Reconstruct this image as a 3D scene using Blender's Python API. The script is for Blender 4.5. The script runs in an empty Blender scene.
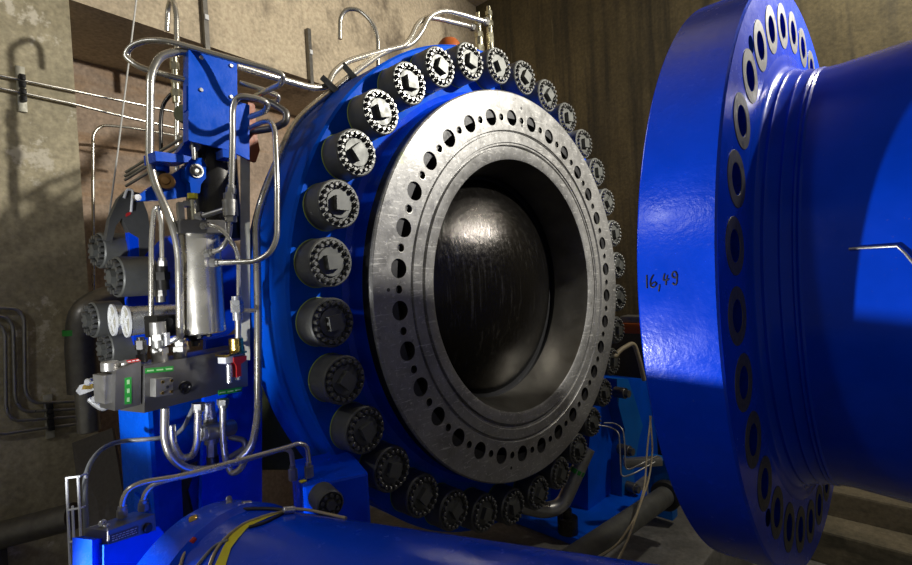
import bpy, bmesh, math, random
from mathutils import Vector, Matrix, Quaternion
V = Vector
PI = math.pi
random.seed(7)
C = bpy.context.scene.collection
SC = bpy.context.scene
# ------------------------------------------------------------------ camera
CAM = V((1.8216, -2.4884, 0.094)); YAW, PITCH, ROLL, FPX = 2.3423, -0.0181, -0.0545, 503.5103
FW = V((math.cos(YAW)*math.cos(PITCH), math.sin(YAW)*math.cos(PITCH), math.sin(PITCH)))
_r = FW.cross(V((0, 0, 1))).normalized(); _u = _r.cross(FW)
RT = math.cos(ROLL)*_r + math.sin(ROLL)*_u
UP = -math.sin(ROLL)*_r + math.cos(ROLL)*_u
cd = bpy.data.cameras.new('camera'); co = bpy.data.objects.new('camera', cd); C.objects.link(co)
cd.sensor_width = 36; cd.lens = FPX/912*36; cd.clip_start = .02
co.matrix_world = Matrix(((RT.x, UP.x, -FW.x, CAM.x), (RT.y, UP.y, -FW.y, CAM.y), (RT.z, UP.z, -FW.z, CAM.z), (0, 0, 0, 1)))
SC.camera = co
def ray(px, py): return RT*((px-456)/FPX) - UP*((py-282.5)/FPX) + FW
def at(px, py, t): return CAM + ray(px, py)*t                 # a point of the place, t metres in front of the viewer
def onplane(px, py, p0, n):
    d = ray(px, py); return CAM + d*((V(p0)-CAM).dot(n)/d.dot(n))
def oncyl(px, py, p0, ax, r):
    ax = V(ax).normalized(); d = ray(px, py); o = CAM-V(p0)
    d2 = d-ax*d.dot(ax); o2 = o-ax*o.dot(ax)
    a = d2.dot(d2); b = d2.dot(o2); c = o2.dot(o2)-r*r
    D = b*b-a*c
    t = (-b-math.sqrt(max(D, 0)))/a
    return CAM+d*t
X = V((1, 0, 0)); Y = V((0, 1, 0)); Z = V((0, 0, 1))
# ------------------------------------------------------------------ materials
def nt(name):
    m = bpy.data.materials.new(name); m.use_nodes = True
    n = m.node_tree; b = n.nodes['Principled BSDF']; return m, n, b
def lnk(n, a, b): n.links.new(a, b)
def coords(n, scale=(1, 1, 1)):
    tc = n.nodes.new('ShaderNodeTexCoord'); mp = n.nodes.new('ShaderNodeMapping'); mp.inputs['Scale'].default_value = scale
    g = n.nodes.new('ShaderNodeNewGeometry'); lnk(n, g.outputs['Position'], mp.inputs[0]); return mp.outputs[0]
def noise(n, vec, scale, detail=4, rough=.6):
    t = n.nodes.new('ShaderNodeTexNoise'); t.inputs['Scale'].default_value = scale; t.inputs['Detail'].default_value = detail
    t.inputs['Roughness'].default_value = rough; lnk(n, vec, t.inputs['Vector']); return t.outputs['Fac']
def ramp(n, fac, stops):
    r = n.nodes.new('ShaderNodeValToRGB'); e = r.color_ramp.elements
    while len(e) < len(stops): e.new(.5)
    for el, (p, c) in zip(e, stops):
        el.position = p; el.color = (*c, 1) if len(c) == 3 else c
    lnk(n, fac, r.inputs[0]); return r.outputs[0]
def mixc(n, fac, a, b, mode='MIX'):
    m = n.nodes.new('ShaderNodeMix'); m.data_type = 'RGBA'; m.blend_type = mode
    if isinstance(fac, float): m.inputs[0].default_value = fac
    else: lnk(n, fac, m.inputs[0])
    for s, i in ((a, 6), (b, 7)):
        if isinstance(s, tuple): m.inputs[i].default_value = (*s, 1)
        else: lnk(n, s, m.inputs[i])
    return m.outputs[2]
def bump(n, b, h, dist=.002, st=.5):
    k = n.nodes.new('ShaderNodeBump'); k.inputs['Strength'].default_value = st; k.inputs['Distance'].default_value = dist
    lnk(n, h, k.inputs['Height']); lnk(n, k.outputs[0], b.inputs['Normal'])
def paint(name, col, rough=.3, var=.25, coat=.03, bs=90, bd=.0012, spec=.16):
    m, n, b = nt(name); v = coords(n)
    dk = tuple(c*(1-var) for c in col)
    c = ramp(n, noise(n, v, 3.5), [(.35, dk), (.65, col)])
    sp = ramp(n, noise(n, v, 140, 2, .5), [(.70, (0, 0, 0)), (.76, (1, 1, 1))])
    b.inputs['Roughness'].default_value = rough
    lnk(n, mixc(n, sp, c, tuple(min(1, x*.8+.03) for x in col)), b.inputs['Base Color'])
    rr = ramp(n, noise(n, v, 14), [(.3, (rough*.8,)*3), (.7, (min(1, rough*1.35),)*3)]); lnk(n, rr, b.inputs['Roughness'])
    b.inputs['Specular IOR Level'].default_value = spec; b.inputs['Coat Weight'].default_value = coat; b.inputs['Coat Roughness'].default_value = .08
    bump(n, b, noise(n, v, bs, 3), bd, .35); return m
def metal(name, col, rough, var=.3, sc=(1, 1, 1), ns=20, met=1.0, bd=.0004):
    m, n, b = nt(name); v = coords(n, sc)
    c = ramp(n, noise(n, v, ns), [(.3, tuple(x*(1-var) for x in col)), (.7, col)])
    lnk(n, c, b.inputs['Base Color']); b.inputs['Metallic'].default_value = met
    rr = ramp(n, noise(n, v, ns*1.7), [(.3, (rough*.75,)*3), (.7, (min(1, rough*1.3),)*3)]); lnk(n, rr, b.inputs['Roughness'])
    bump(n, b, noise(n, v, ns*6, 2), bd, .3); return m
def plain(name, col, rough=.5, met=0.):
    return metal(name, col, rough, .15, met=met, ns=35)
def concrete(name, light, dark, stain, streak=(6, 6, .5), sfac=(.45, .62), extra=None):
    m, n, b = nt(name); v = coords(n)
    c = ramp(n, noise(n, v, 1.7, 6, .65), [(.3, dark), (.62, light)])
    c = mixc(n, ramp(n, noise(n, coords(n, streak), 1.0, 5, .6), [(sfac[0], (0, 0, 0)), (sfac[1], (1, 1, 1))]), c, stain)
    c = mixc(n, .25, c, ramp(n, noise(n, v, 30, 4), [(.3, (0, 0, 0)), (.7, (1, 1, 1))]), 'OVERLAY')
    if extra:                                                     # patches of bare scraped cement / lime
        c = mixc(n, ramp(n, noise(n, coords(n, extra[1]), extra[2], 6, .7), [(extra[3], (0, 0, 0)), (extra[3]+.05, (1, 1, 1))]), c, extra[0])
    lnk(n, c, b.inputs['Base Color']); b.inputs['Roughness'].default_value = .8
    bump(n, b, noise(n, v, 25, 6), .006, .5); return m
M = {}
M['blue'] = paint('blue_enamel', (.0001, .056, .74), .22, .2, .02, 70, .002, .26)
M['blue_body'] = paint('blue_body_enamel', (.0001, .085, .64), .5, .3, 0, 90, .0012, .05)
M['blue_gloss'] = paint('blue_gloss_enamel', (.0001, .052, .66), .18, .2, .06, 60)
M['blue_plate'] = paint('blue_plate_enamel', (.0001, .095, .70), .25)
M['blue_cyan'] = paint('light_blue_enamel', (.004, .13, .50), .35)
M['nut'] = metal('phosphated_steel', (.135, .137, .125), .5, .35, met=.35, ns=9)
M['nutface'] = metal('machined_cap_steel', (.125, .128, .118), .45, .2, met=.4, ns=12)
M['bolt'] = metal('grey_bolt_steel', (.17, .17, .16), .36, .3, met=.6)
M['green_line'] = plain('green_primer', (.22, .30, .07), .6)
M['stainless'] = metal('stainless_tube', (.66, .63, .55), .25, .08, met=.8, ns=6, bd=.00003)
M['steel_dull'] = metal('dull_stainless', (.40, .39, .36), .36, .25, met=.75, bd=.0001)
M['pipe_dark'] = metal('dark_steel_pipe', (.20, .19, .17), .42, .3, met=.8)
M['manifold'] = metal('ground_block_steel', (.19, .185, .175), .38, .25, met=.75, ns=6)
M['silver'] = metal('silver_fitting', (.66, .67, .68), .27, .1, met=.75, bd=.00005)
M['brass'] = metal('brass', (.72, .50, .13), .25, .2)
M['copper'] = metal('copper_bush', (.45, .25, .10), .35, .3)
M['black'] = plain('black_rubber', (.012, .012, .013), .5)
M['blacksteel'] = metal('blackened_steel', (.06, .058, .055), .3, .3, met=.8, ns=8)
M['darkarm'] = plain('dark_grey_cast', (.055, .056, .055), .55)
M['white'] = plain('white_cord', (.66, .65, .60), .6)
M['whitepaint'] = plain('white_enamel', (.75, .76, .76), .3)
M['green'] = plain('green_label', (.015, .26, .03), .45)
M['green_dark'] = plain('dark_green_letter', (.35, .62, .30), .5)
M['red'] = plain('red_plastic', (.45, .02, .02), .4)
M['orange'] = plain('orange_paint', (.34, .075, .008), .45)
M['yellow'] = plain('yellow_band', (.72, .64, .02), .5)
M['beige'] = plain('beige_cable', (.42, .35, .22), .5)
M['grey_cable'] = plain('grey_cable', (.17, .18, .19), .45)
M['olive'] = plain('olive_plate', (.10, .11, .045), .6)
M['strip'] = plain('zinc_strip', (.52, .50, .40), .5, .2)
M['plate_brown'] = plain('brown_steel_plate', (.045, .038, .032), .6)
M['name'] = plain('nameplate_dark', (.05, .04, .025), .4)
M['nametext'] = plain('nameplate_letter', (.45, .38, .25), .4)
M['marker'] = plain('marker_ink', (.004, .006, .03), .5)
M['hole'] = metal('shaded_threaded_steel', (.05, .047, .042), .5, .3, met=.4)  # threaded steel, colour darkened to put shade inside the holes
M['navy'] = paint('navy_shadow_paint', (.0005, .006, .05), .9, .1, 0, 90, .0005, .0)
M['spot'] = plain('bare_spotface_steel', (.095, .092, .085), .5, .3)
M['conc_left'] = concrete('pale_concrete', (.44, .385, .255), (.29, .255, .165), (.20, .175, .105), (1.4, 1.4, .7), (.52, .68), ((.60, .55, .43), (1, 1, 1), 3.2, .60))
M['conc_recess'] = concrete('pinkish_concrete', (.46, .345, .25), (.30, .225, .165), (.38, .25, .15), (.8, .8, 4.5), (.5, .62))
M['conc_beam'] = concrete('beam_concrete', (.56, .465, .32), (.38, .31, .215), (.20, .16, .11), (2, 2, 1.3), (.55, .68))
M['conc_back'] = concrete('dark_wet_concrete', (.15, .118, .055), (.08, .064, .03), (.055, .046, .026), (7, 7, .35), (.45, .65), ((.33, .29, .19), (5, 5, .22), 1.0, .645))
M['conc_floor'] = concrete('floor_concrete', (.20, .19, .165), (.12, .115, .10), (.10, .095, .08), (2, 2, 2))
M['conc_ledge'] = concrete('ledge_concrete', (.21, .175, .11), (.12, .10, .06), (.09, .08, .05), (1, 1, 5))
# machined ring face: turned steel, scratches and pitted oxide low down
def turned():
    m, n, b = nt('turned_flange_steel'); v = coords(n)
    c = ramp(n, noise(n, v, 5, 8, .7), [(.25, (.15, .147, .14)), (.62, (.30, .296, .285))])
    sc = ramp(n, noise(n, coords(n, (9, 3, 30)), 2.5, 5, .6), [(.60, (0, 0, 0)), (.66, (1, 1, 1))])
    c = mixc(n, sc, c, (.47, .465, .44))
    pit = ramp(n, noise(n, v, 26, 8, .75), [(.60, (0, 0, 0)), (.67, (1, 1, 1))])
    c = mixc(n, pit, c, (.11, .105, .095))
    fl = ramp(n, noise(n, v, 42, 9, .8), [(.565, (0, 0, 0)), (.62, (1, 1, 1))])
    c = mixc(n, fl, c, (.50, .49, .46))
    gr = ramp(n, noise(n, v, 7, 4), [(.66, (0, 0, 0)), (.73, (1, 1, 1))])
    c = mixc(n, gr, c, (.24, .27, .16))
    lnk(n, c, b.inputs['Base Color']); b.inputs['Metallic'].default_value = .45
    lnk(n, ramp(n, noise(n, v, 18, 6), [(.3, (.28,)*3), (.7, (.52,)*3)]), b.inputs['Roughness'])
    bump(n, b, noise(n, v, 80, 6), .0012, .4); return m
M['turned'] = turned()
def domem():
    m, n, b = nt('drip_streaked_dome_steel')
    st = ramp(n, noise(n, coords(n, (26, 26, 1.3)), 1.6, 5, .7), [(.55, (0, 0, 0)), (.66, (1, 1, 1))])
    c = mixc(n, st, (.02, .018, .016), (.065, .062, .057))
    lnk(n, c, b.inputs['Base Color']); b.inputs['Metallic'].default_value = .85
    lnk(n, ramp(n, noise(n, coords(n), 40, 5), [(.3, (.13,)*3), (.7, (.27,)*3)]), b.inputs['Roughness'])
    bump(n, b, noise(n, coords(n, (60, 60, 6)), 2.0, 5), .004, .5); return m
M['dome'] = domem()
M['bore'] = metal('bore_steel', (.20, .19, .165), .38, .35, met=.85, ns=5)
# ------------------------------------------------------------------ mesh helpers
def basis(ax):
    ax = V(ax).normalized(); h = Z if abs(ax.z) < .9 else Y
    a = h.cross(ax).normalized(); return ax, a, ax.cross(a)
def box(bm, o, u, v, w, u0, u1, v0, v1, w0, w1, bev=0):
    vs = [bm.verts.new(o+u*a+v*b+w*c) for c in (w0, w1) for b in (v0, v1) for a in (u0, u1)]
    fs = [bm.faces.new([vs[i] for i in q]) for q in ((0, 2, 3, 1), (4, 5, 7, 6), (0, 1, 5, 4), (2, 6, 7, 3), (0, 4, 6, 2), (1, 3, 7, 5))]
    bmesh.ops.recalc_face_normals(bm, faces=fs)
    if bev:
        es = list({e for f in fs for e in f.edges}); bmesh.ops.bevel(bm, geom=es, offset=bev, segments=2, affect='EDGES', profile=.6)
def lathe(bm, prof, o, ax, seg=32, rings_closed=False):
    ax, a, b = basis(ax); rows = []
    for (h, r) in prof:
        if r < 1e-6: rows.append([bm.verts.new(o+ax*h)]); continue
        rows.append([bm.verts.new(o+ax*h+(a*math.cos(2*PI*k/seg)+b*math.sin(2*PI*k/seg))*r) for k in range(seg)])
    pairs = list(zip(rows, rows[1:]))
    if rings_closed: pairs.append((rows[-1], rows[0]))
    fs = []
    for p, q in pairs:
        for k in range(seg):
            k2 = (k+1) % seg
            if len(p) == 1 and len(q) == 1: continue
            if len(p) == 1: f = (p[0], q[k2], q[k])
            elif len(q) == 1: f = (p[k], p[k2], q[0])
            else: f = (p[k], p[k2], q[k2], q[k])
            fs.append(bm.faces.new(f))
    bmesh.ops.recalc_face_normals(bm, faces=fs)
def cyl(bm, p, q, r, seg=20, bev=0, r2=None):
    p, q = V(p), V(q); L = (q-p).length; r2 = r if r2 is None else r2
    pr = [(0, 0), (0, r), (L, r2), (L, 0)] if not bev else [(0, 0), (0, r-bev), (bev, r), (L-bev, r2), (L, r2-bev), (L, 0)]
    lathe(bm, pr, p, q-p, seg)
def hexa(bm, p, q, r): cyl(bm, p, q, r, 6)
def fillet(pts, f):
    pts = [V(p) for p in pts]; out = [pts[0]]
    for i in range(1, len(pts)-1):
        a, p, b = pts[i-1], pts[i], pts[i+1]
        d = min(f, (a-p).length*.48, (b-p).length*.48)
        s = p+(a-p).normalized()*d; e = p+(b-p).normalized()*d
        n = 6
        for k in range(n+1):
            t = k/n; out.append(s*(1-t)**2+p*2*t*(1-t)+e*t*t)
    out.append(pts[-1]); return out
def sweep(bm, pts, r, seg=10, caps=True):
    pts = [V(p) for p in pts]; rows = []; T0 = None; a = None
    for i, p in enumerate(pts):
        t = ((pts[min(i+1, len(pts)-1)]-pts[max(i-1, 0)])).normalized()
        if a is None: _, a, _ = basis(t)
        else:
            q = T0.rotation_difference(t); a = q @ a
        a = (a-t*a.dot(t)).normalized(); b = t.cross(a); T0 = t
        rows.append([bm.verts.new(p+(a*math.cos(2*PI*k/seg)+b*math.sin(2*PI*k/seg))*r) for k in range(seg)])
    fs = []
    for p, q in zip(rows, rows[1:]):
        for k in range(seg): fs.append(bm.faces.new((p[k], p[(k+1) % seg], q[(k+1) % seg], q[k])))
    if caps: fs += [bm.faces.new(rows[0][::-1]), bm.faces.new(rows[-1])]
    bmesh.ops.recalc_face_normals(bm, faces=fs)
def prism(bm, poly, n, th):
    """closed outline extruded along n by th"""
    a = [bm.verts.new(V(p)) for p in poly]; b = [bm.verts.new(V(p)+n*th) for p in poly]; k = len(a)
    fs = [bm.faces.new(a), bm.faces.new(b[::-1])]
    fs += [bm.faces.new((a[i], b[i], b[(i+1) % k], a[(i+1) % k])) for i in range(k)]
    bmesh.ops.recalc_face_normals(bm, faces=fs)
def BM(): return bmesh.new()
def obj(name, bm, m, parent=None, smooth=35):
    me = bpy.data.meshes.new(name)
    zs = [v.co.z for v in bm.verts]; xs = [v.co.x for v in bm.verts]; ys = [v.co.y for v in bm.verts]
    o0 = V(((min(xs)+max(xs))/2, (min(ys)+max(ys))/2, min(zs)))
    bmesh.ops.translate(bm, verts=bm.verts, vec=-o0)
    bm.to_mesh(me); bm.free()
    me.materials.append(M[m])
    if smooth:
        for p in me.polygons: p.use_smooth = True
        try: me.set_sharp_from_angle(angle=math.radians(smooth))
        except Exception: pass
    o = bpy.data.objects.new(name, me); C.objects.link(o); o.location = o0
    if parent is not None: setp(o, parent)
    return o
def wloc(o):
    l = o.location.copy(); p = o.parent
    while p: l = l+p.location; p = p.parent
    return l
def setp(o, parent):
    o.location = o.location-wloc(parent); o.parent = parent
def thing(name, label, cat, loc, group=None):
    o = bpy.data.objects.new(name, None); C.objects.link(o); o.location = loc; o.empty_display_size = .1
    o['label'] = label; o['category'] = cat
    if group: o['group'] = group
    return o
def tag(o, label, cat, group=None):
    o['label'] = label; o['category'] = cat
    if group: o['group'] = group
    return o
def struct(name, bm, m):
    o = obj(name, bm, m, None, 0); o['kind'] = 'structure'; return o
def P(*pts, t=None):
    """photo points (px, py[, depth]) -> places"""
    return [at(p[0], p[1], p[2] if len(p) > 2 else t) for p in pts]
def tube(label, pts, r, f=.05, m='stainless', name='hydraulic_tube', cat='tube', group=None, ends=None, seg=10):
    bm = BM(); fp = fillet(pts, f); sweep(bm, fp, r, seg)
    o = obj(name, bm, m, None, 60); tag(o, label, cat, group)
    for e in ends or ():
        b = BM(); q = pts[e]; d = (pts[1]-pts[0]) if e == 0 else (pts[-2]-pts[-1]); d.normalize()
        hexa(b, q-d*.004, q+d*.020, r*1.75); cyl(b, q+d*.020, q+d*.032, r*1.4, 14)
        obj('union_nut', b, 'steel_dull', o, 30)
    return o
# ------------------------------------------------------------------ setting
NW = V((math.cos(math.radians(8)), math.sin(math.radians(8)), 0)); UW = V((-NW.y, NW.x, 0))
DC = -2.555; PW = NW*DC                                  # plane of the pier and beam front
def wall(px, py, off=0.0): return onplane(px, py, NW*(DC+off), NW)
def wb(p): p = V(p); return p.dot(UW)
FLOOR = -2.5; TOP = 4.0; YB = 3.24
pier_edge = wb(wall(79, 150)); zb = wall(150, 25).z; zb2 = wall(300, 78).z
zbeam = (zb+zb2)/2
u_corner = wb(wall(490, 30))+.05
b = BM(); box(b, NW*DC, UW, Z, NW, -4.5, pier_edge, FLOOR, TOP, -1.3, 0); struct('wall_left', b, 'conc_left')
b = BM(); box(b, NW*DC, UW, Z, NW, pier_edge, u_corner+.3, zbeam, TOP, -1.3, 0); struct('trim_1', b, 'conc_beam')
b = BM(); box(b, NW*DC, UW, Z, NW, pier_edge, u_corner+.6, FLOOR, zbeam, -1.3, -1.0); struct('wall_recess', b, 'conc_recess')
b = BM(); box(b, V((0, YB, 0)), X, Z, Y, -5, 6.0, FLOOR, TOP, 0, .4); struct('wall_back', b, 'conc_back')
b = BM(); box(b, V((0, 0, 0)), X, Y, Z, -4.2, 6.0, -6, YB+.4, FLOOR-.3, FLOOR); struct('floor', b, 'conc_floor')
b = BM(); box(b, V((0, 0, 0)), X, Y, Z, -4.2, 6.0, -6, YB+.4, TOP, TOP+.3); struct('ceiling', b, 'conc_beam')
# stepped ledges at the foot of the back wall
p1 = onplane(870, 543, V((0, 2.55, 0)), Y); p2 = onplane(870, 499, V((0, 2.9, 0)), Y)
b = BM(); box(b, V((0, 0, 0)), X, Y, Z, -.2, 6.0, 2.9, YB, FLOOR, p2.z, .02); struct('trim_2', b, 'conc_ledge')
b = BM(); box(b, V((0, 0, 0)), X, Y, Z, .0, 6.0, 2.55, 2.9, FLOOR, p1.z, .02); struct('trim_3', b, 'conc_ledge')
# concrete plinth under the valve
b = BM(); box(b, V((0, 0, 0)), X, Y, Z, -1.3, .62, -1.75, 2.1, FLOOR, -1.92, .015); struct('trim_4', b, 'conc_floor')
# ------------------------------------------------------------------ valve
def holed_annulus(bm, x, cy, cz, r0, r1, holes, back=None, n=20, sgn=1, walls=True):
    """flat ring at x, normal +x*sgn, with round holes (theta, r, rad, half sector, depth)"""
    pt = lambda th, r, xx: V((xx, cy+r*math.cos(th), cz+r*math.sin(th)))
    allf = []
    for (th, rc, rad, hs, dep) in holes:
        ds, dl, du = hs*rc, rc-r0, r1-rc
        angs = [2*PI*k/n for k in range(n)]+[math.atan2(v, u) % (2*PI) for u in (ds, -ds) for v in (du, -dl)]
        angs = sorted(set(round(a, 5) for a in angs)); inner = []; outer = []; deep = []
        for a in angs:
            ca, sa = math.cos(a), math.sin(a)
            k = min(ds/abs(ca) if abs(ca) > 1e-6 else 9, (du if sa > 0 else dl)/abs(sa) if abs(sa) > 1e-6 else 9)
            inner.append(bm.verts.new(pt(th+rad*ca/rc, rc+rad*sa, x)))
            outer.append(bm.verts.new(pt(th+k*ca/rc, rc+k*sa, x)))
            deep.append(bm.verts.new(pt(th+rad*ca/rc, rc+rad*sa, x-sgn*dep)))
        L = len(angs)
        for i in range(L):
            j = (i+1) % L
            allf.append(bm.faces.new((inner[i], outer[i], outer[j], inner[j])))
            if walls: allf.append(bm.faces.new((deep[i], inner[i], inner[j], deep[j])))
        if not walls: [bm.verts.remove(v) for v in deep]
        elif not back: allf.append(bm.faces.new(deep))
    return allf
PHH = 1.8319; PHN = 1.6366
valve = thing('spherical_valve', 'big blue round shut-off valve with bare steel ring face and dark bore', 'valve', (-.4, 0, -1.5))
b = BM()
lathe(b, [(-.182, .9), (-.182, 1.448), (-.194, 1.460), (-.60, 1.460), (-.612, 1.448), (-.612, 1.1), (-.75, 1.02), (-1.1, .98), (-1.6, .95), (-1.6, .6)], V((0, 0, 0)), X, 128)
obj('body', b, 'blue_body', valve)
b = BM()   # painted neck under the ring
lathe(b, [(-.1825, 1.19), (-.172, 1.158), (-.15, 1.146), (-.075, 1.144), (-.075, 1.0)], V((0, 0, 0)), X, 128)
obj('neck', b, 'blue', valve)
b = BM(); lathe(b, [(-.075, 1.147), (-.079, 1.1475), (-.081, 1.146)], V((0, 0, 0)), X, 128); obj('primer_line', b, 'green_line', valve)
b = BM(); lathe(b, [(-.075, 1.0), (-.075, 1.150), (-.010, 1.150), (-.010, 1.0)], V((0, 0, 0)), X, 128); obj('black_rim', b, 'black', valve)
holes = []
for k in range(32):
    th = PHH-k*2*PI/32; holes.append((th, 1.0, .0465, .0637, .10))
    th2 = th-PI/32
    holes.append((th2, .998, .0195, .0345, .05))
b = BM()
holed_annulus(b, 0, 0, 0, .926, 1.146, holes, walls=False)
lathe(b, [(-.02, 1.1535), (-.006, 1.1535), (0.0, 1.1445)], V((0, 0, 0)), X, 192)
lathe(b, [(0, .928), (-.004, .924), (-.014, .921), (-.014, .911), (-.003, .907), (-.003, .856), (-.010, .852), (-.010, .843), (-.026, .840), (-.026, .829), (-.008, .825), (-.010, .775), (-.020, .759)], V((0, 0, 0)), X, 160)
obj('ring_face', b, 'turned', valve)
# hole linings with a thin bright thread edge for the small tapped holes
b = BM()
for (th, rc, rad, hs, dep) in holes[1::2]:
    lathe(b, [(.0008, rad*1.02), (.0012, rad*1.22), (.0, rad*1.24)], V((0, rc*math.cos(th), rc*math.sin(th))), X, 14)
r_ = obj('tapped_hole_edge', b, 'steel_dull', valve); r_['kind'] = 'stuff'
b = BM()
for (th, rc) in ((PHH-1.5*PI/16*1.0, 1.075), (PHH-1.5*PI/16, .968), (PHH-PI/16*25.5, 1.06), (PHH-PI/16*18.5+.0, 1.07)):
    cyl(b, V((-.001, rc*math.cos(th), rc*math.sin(th))), V((.0012, rc*math.cos(th), rc*math.sin(th))), .009, 12)
obj('pin_hole', b, 'black', valve)
b = BM(); lathe(b, [(-.020, .7592), (-.05, .750), (-.262, .704), (-.264, .712)], V((0, 0, 0)), X, 128); obj('bore', b, 'bore', valve)
b = BM(); lathe(b, [(-.2635, .711), (-.27, .72), (-.30, .72), (-.302, .684)], V((0, 0, 0)), X, 128); obj('seat_groove', b, 'black', valve)
b = BM()
Rs = 1.15; prof = []
amax = math.asin(.686/Rs)
for k in range(25):
    a = amax*(1-k/24); prof.append((-.30+Rs*(math.cos(a)-math.cos(amax)), Rs*math.sin(a)))
lathe(b, prof, V((0, 0, 0)), X, 96); obj('closing_ball', b, 'dome', valve, 80)
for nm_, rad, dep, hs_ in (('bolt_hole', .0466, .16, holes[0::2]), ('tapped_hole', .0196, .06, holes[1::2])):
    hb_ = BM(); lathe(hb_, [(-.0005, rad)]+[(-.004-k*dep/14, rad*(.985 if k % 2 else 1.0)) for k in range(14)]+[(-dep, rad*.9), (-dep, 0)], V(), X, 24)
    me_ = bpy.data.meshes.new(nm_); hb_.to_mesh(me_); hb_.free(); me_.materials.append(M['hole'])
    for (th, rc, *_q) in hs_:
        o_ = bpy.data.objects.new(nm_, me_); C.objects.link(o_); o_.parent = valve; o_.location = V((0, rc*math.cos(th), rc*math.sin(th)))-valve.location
# nuts --------------------------------------------------------------
NR, NL = .107, .124
def nut_meshes():
    out = {}
    def mk(nm, bm, m):
        me = bpy.data.meshes.new(nm); bm.to_mesh(me); bm.free(); me.materials.append(M[m])
        for p in me.polygons: p.use_smooth = True
        me.set_sharp_from_angle(angle=math.radians(35)); out[nm] = me
    b = BM(); lathe(b, [(0, 0), (0, NR*.985), (.012, NR*.985), (.014, NR), (NL-.006, NR), (NL, NR*.95), (NL, NR*.90), (NL-.010, NR*.88), (NL-.010, 0)], V(), X, 40); mk('stud_nut', b, 'nut')
    b = BM(); lathe(b, [(.0, NR*1.0), (.0045, NR*1.03), (.0085, NR*1.0)], V(), X, 40); mk('primer_ring', b, 'green_line')
    b = BM(); lathe(b, [(NL-.010, .064), (NL-.002, .064), (NL, .062), (NL, 0)], V(), X, 32); mk('end_disc', b, 'nutface')
    b = BM(); box(b, V(), X, Y, Z, NL, NL+.028, -.031, .031, -.031, .031); mk('square_end', b, 'nutface')
    for p in out['square_end'].polygons: p.use_smooth = False
    def jb(bm, a):
        o = V((NL-.010, .0835*math.cos(a), .0835*math.sin(a)))
        lathe(bm, [(0, .0125), (.012, .0125), (.012, .0095), (.026, .0095), (.028, .0075), (.028, 0)], o, X, 10)
    b = BM(); jb(b, 0)
    bmesh.ops.translate(b, verts=b.verts, vec=V((0, -.0835, 0))); mk('jack_bolt', b, 'bolt')
    b = BM()
    for k in range(18): jb(b, 2*PI*k/18)
    mk('jack_bolts_all', b, 'bolt'); return out
NM = nut_meshes()
def link(nm, me, parent, loc, rot=0):
    o = bpy.data.objects.new(nm, me); C.objects.link(o); o.parent = parent; o.location = loc; o.rotation_euler = (rot, 0, 0); return o
BIG = {25, 26, 27, 24, 28}
rest = BM()
for k in range(32):
    th = PHN-k*2*PI/32; w = V((-.183, 1.3233*math.cos(th), 1.3233*math.sin(th)))
    n = link('stud_nut', NM['stud_nut'], valve, w-valve.location)
    link('primer_ring', NM['primer_ring'], n, V())
    link('end_disc', NM['end_disc'], n, V())
    rr = random.uniform(0, PI/2) if k not in (24, 25) else .12
    link('square_end', NM['square_end'], n, V(), rr)
    ph = random.uniform(0, .3)
    if k+1 in BIG:
        for j in range(18):
            a = ph+2*PI*j/18
            link('jack_bolt', NM['jack_bolt'], n, V((0, .0835*math.cos(a), .0835*math.sin(a))))
    else:
        rest_me = NM['jack_bolts_all']; c0 = len(rest.verts); rest.from_mesh(rest_me); rest.verts.ensure_lookup_table()
        R3 = Matrix.Rotation(ph, 3, 'X')
        for v in rest.verts[c0:]: v.co = R3 @ v.co + w
o = obj('jack_bolt', rest, 'bolt', valve); o['kind'] = 'stuff'
# foot brackets, lower right, standing on the plinth
foot = thing('support_casting', 'dark blue support casting at lower right, with bolted lighter rib', 'support', (-.3, 1.15, -1.92))
def lift(q, x): return onplane(q[0], q[1], V((x, 0, 0)), X)
b = BM(); prism(b, [lift(q, -.28) for q in [(596, 378), (646, 379), (668, 470), (668, 526), (588, 526), (588, 455)]], X, -.35)
obj('web', b, 'blue_body', foot)
b = BM(); out = [(617, 379), (628, 379), (636, 402), (643, 426), (639, 440), (634, 470), (636, 516), (622, 516), (622, 455), (625, 430), (617, 400)]
prism(b, [lift(q, -.18) for q in out], X, -.1); obj('rib', b, 'blue_cyan', foot)
for (px, py) in ((617, 392), (621, 449), (627, 486)):
    p = lift((px, py), -.18); d = V((.8, -.1, 0)).normalized()
    b = BM(); cyl(b, p-d*.02, p+d*.085, .045, 20, .004); bo = obj('bolt', b, 'pipe_dark', foot)
    b = BM(); hexa(b, p+d*.085, p+d*.115, .032); obj('bolt_head', b, 'bolt', bo, 20)
b = BM(); box(b, V((0, 0, 0)), X, Y, Z, -.9, -.06, .62, 1.65, -1.92, -1.86, .006); obj('base_plate', b, 'blue_body', foot)
# ------------------------------------------------------------------ penstock pipe with flange
CY, CZ = -.067, .0055; XF, TF, RF, RB = 1.4222, .2057, 1.0942, .9495; O = V((0, CY, CZ))
pen = thing('penstock_pipe', 'huge glossy blue pipe on the right with wide drilled flange', 'pipe', (2.5, CY, CZ-RF))
PHF = 1.443
fh = [(PHF+k*2*PI/32, RB, .0445, PI/32, TF) for k in range(32)]
b = BM(); holed_annulus(b, XF, CY, CZ, .84, RF-.006, fh, back=True)
holed_annulus(b, XF-TF, CY, CZ, .84, RF-.006, fh, back=True, sgn=-1)
for f in list(b.faces): pass
lathe(b, [(XF, RF-.007), (XF-.006, RF), (XF-TF+.006, RF), (XF-TF, RF-.007)], O, X, 192)
lathe(b, [(XF-TF, .842), (XF-TF-.02, .842), (XF-TF-.02, .70), (XF-TF+.1, .70)], O, X, 128)
obj('flange', b, 'blue', pen)
b = BM()
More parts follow.
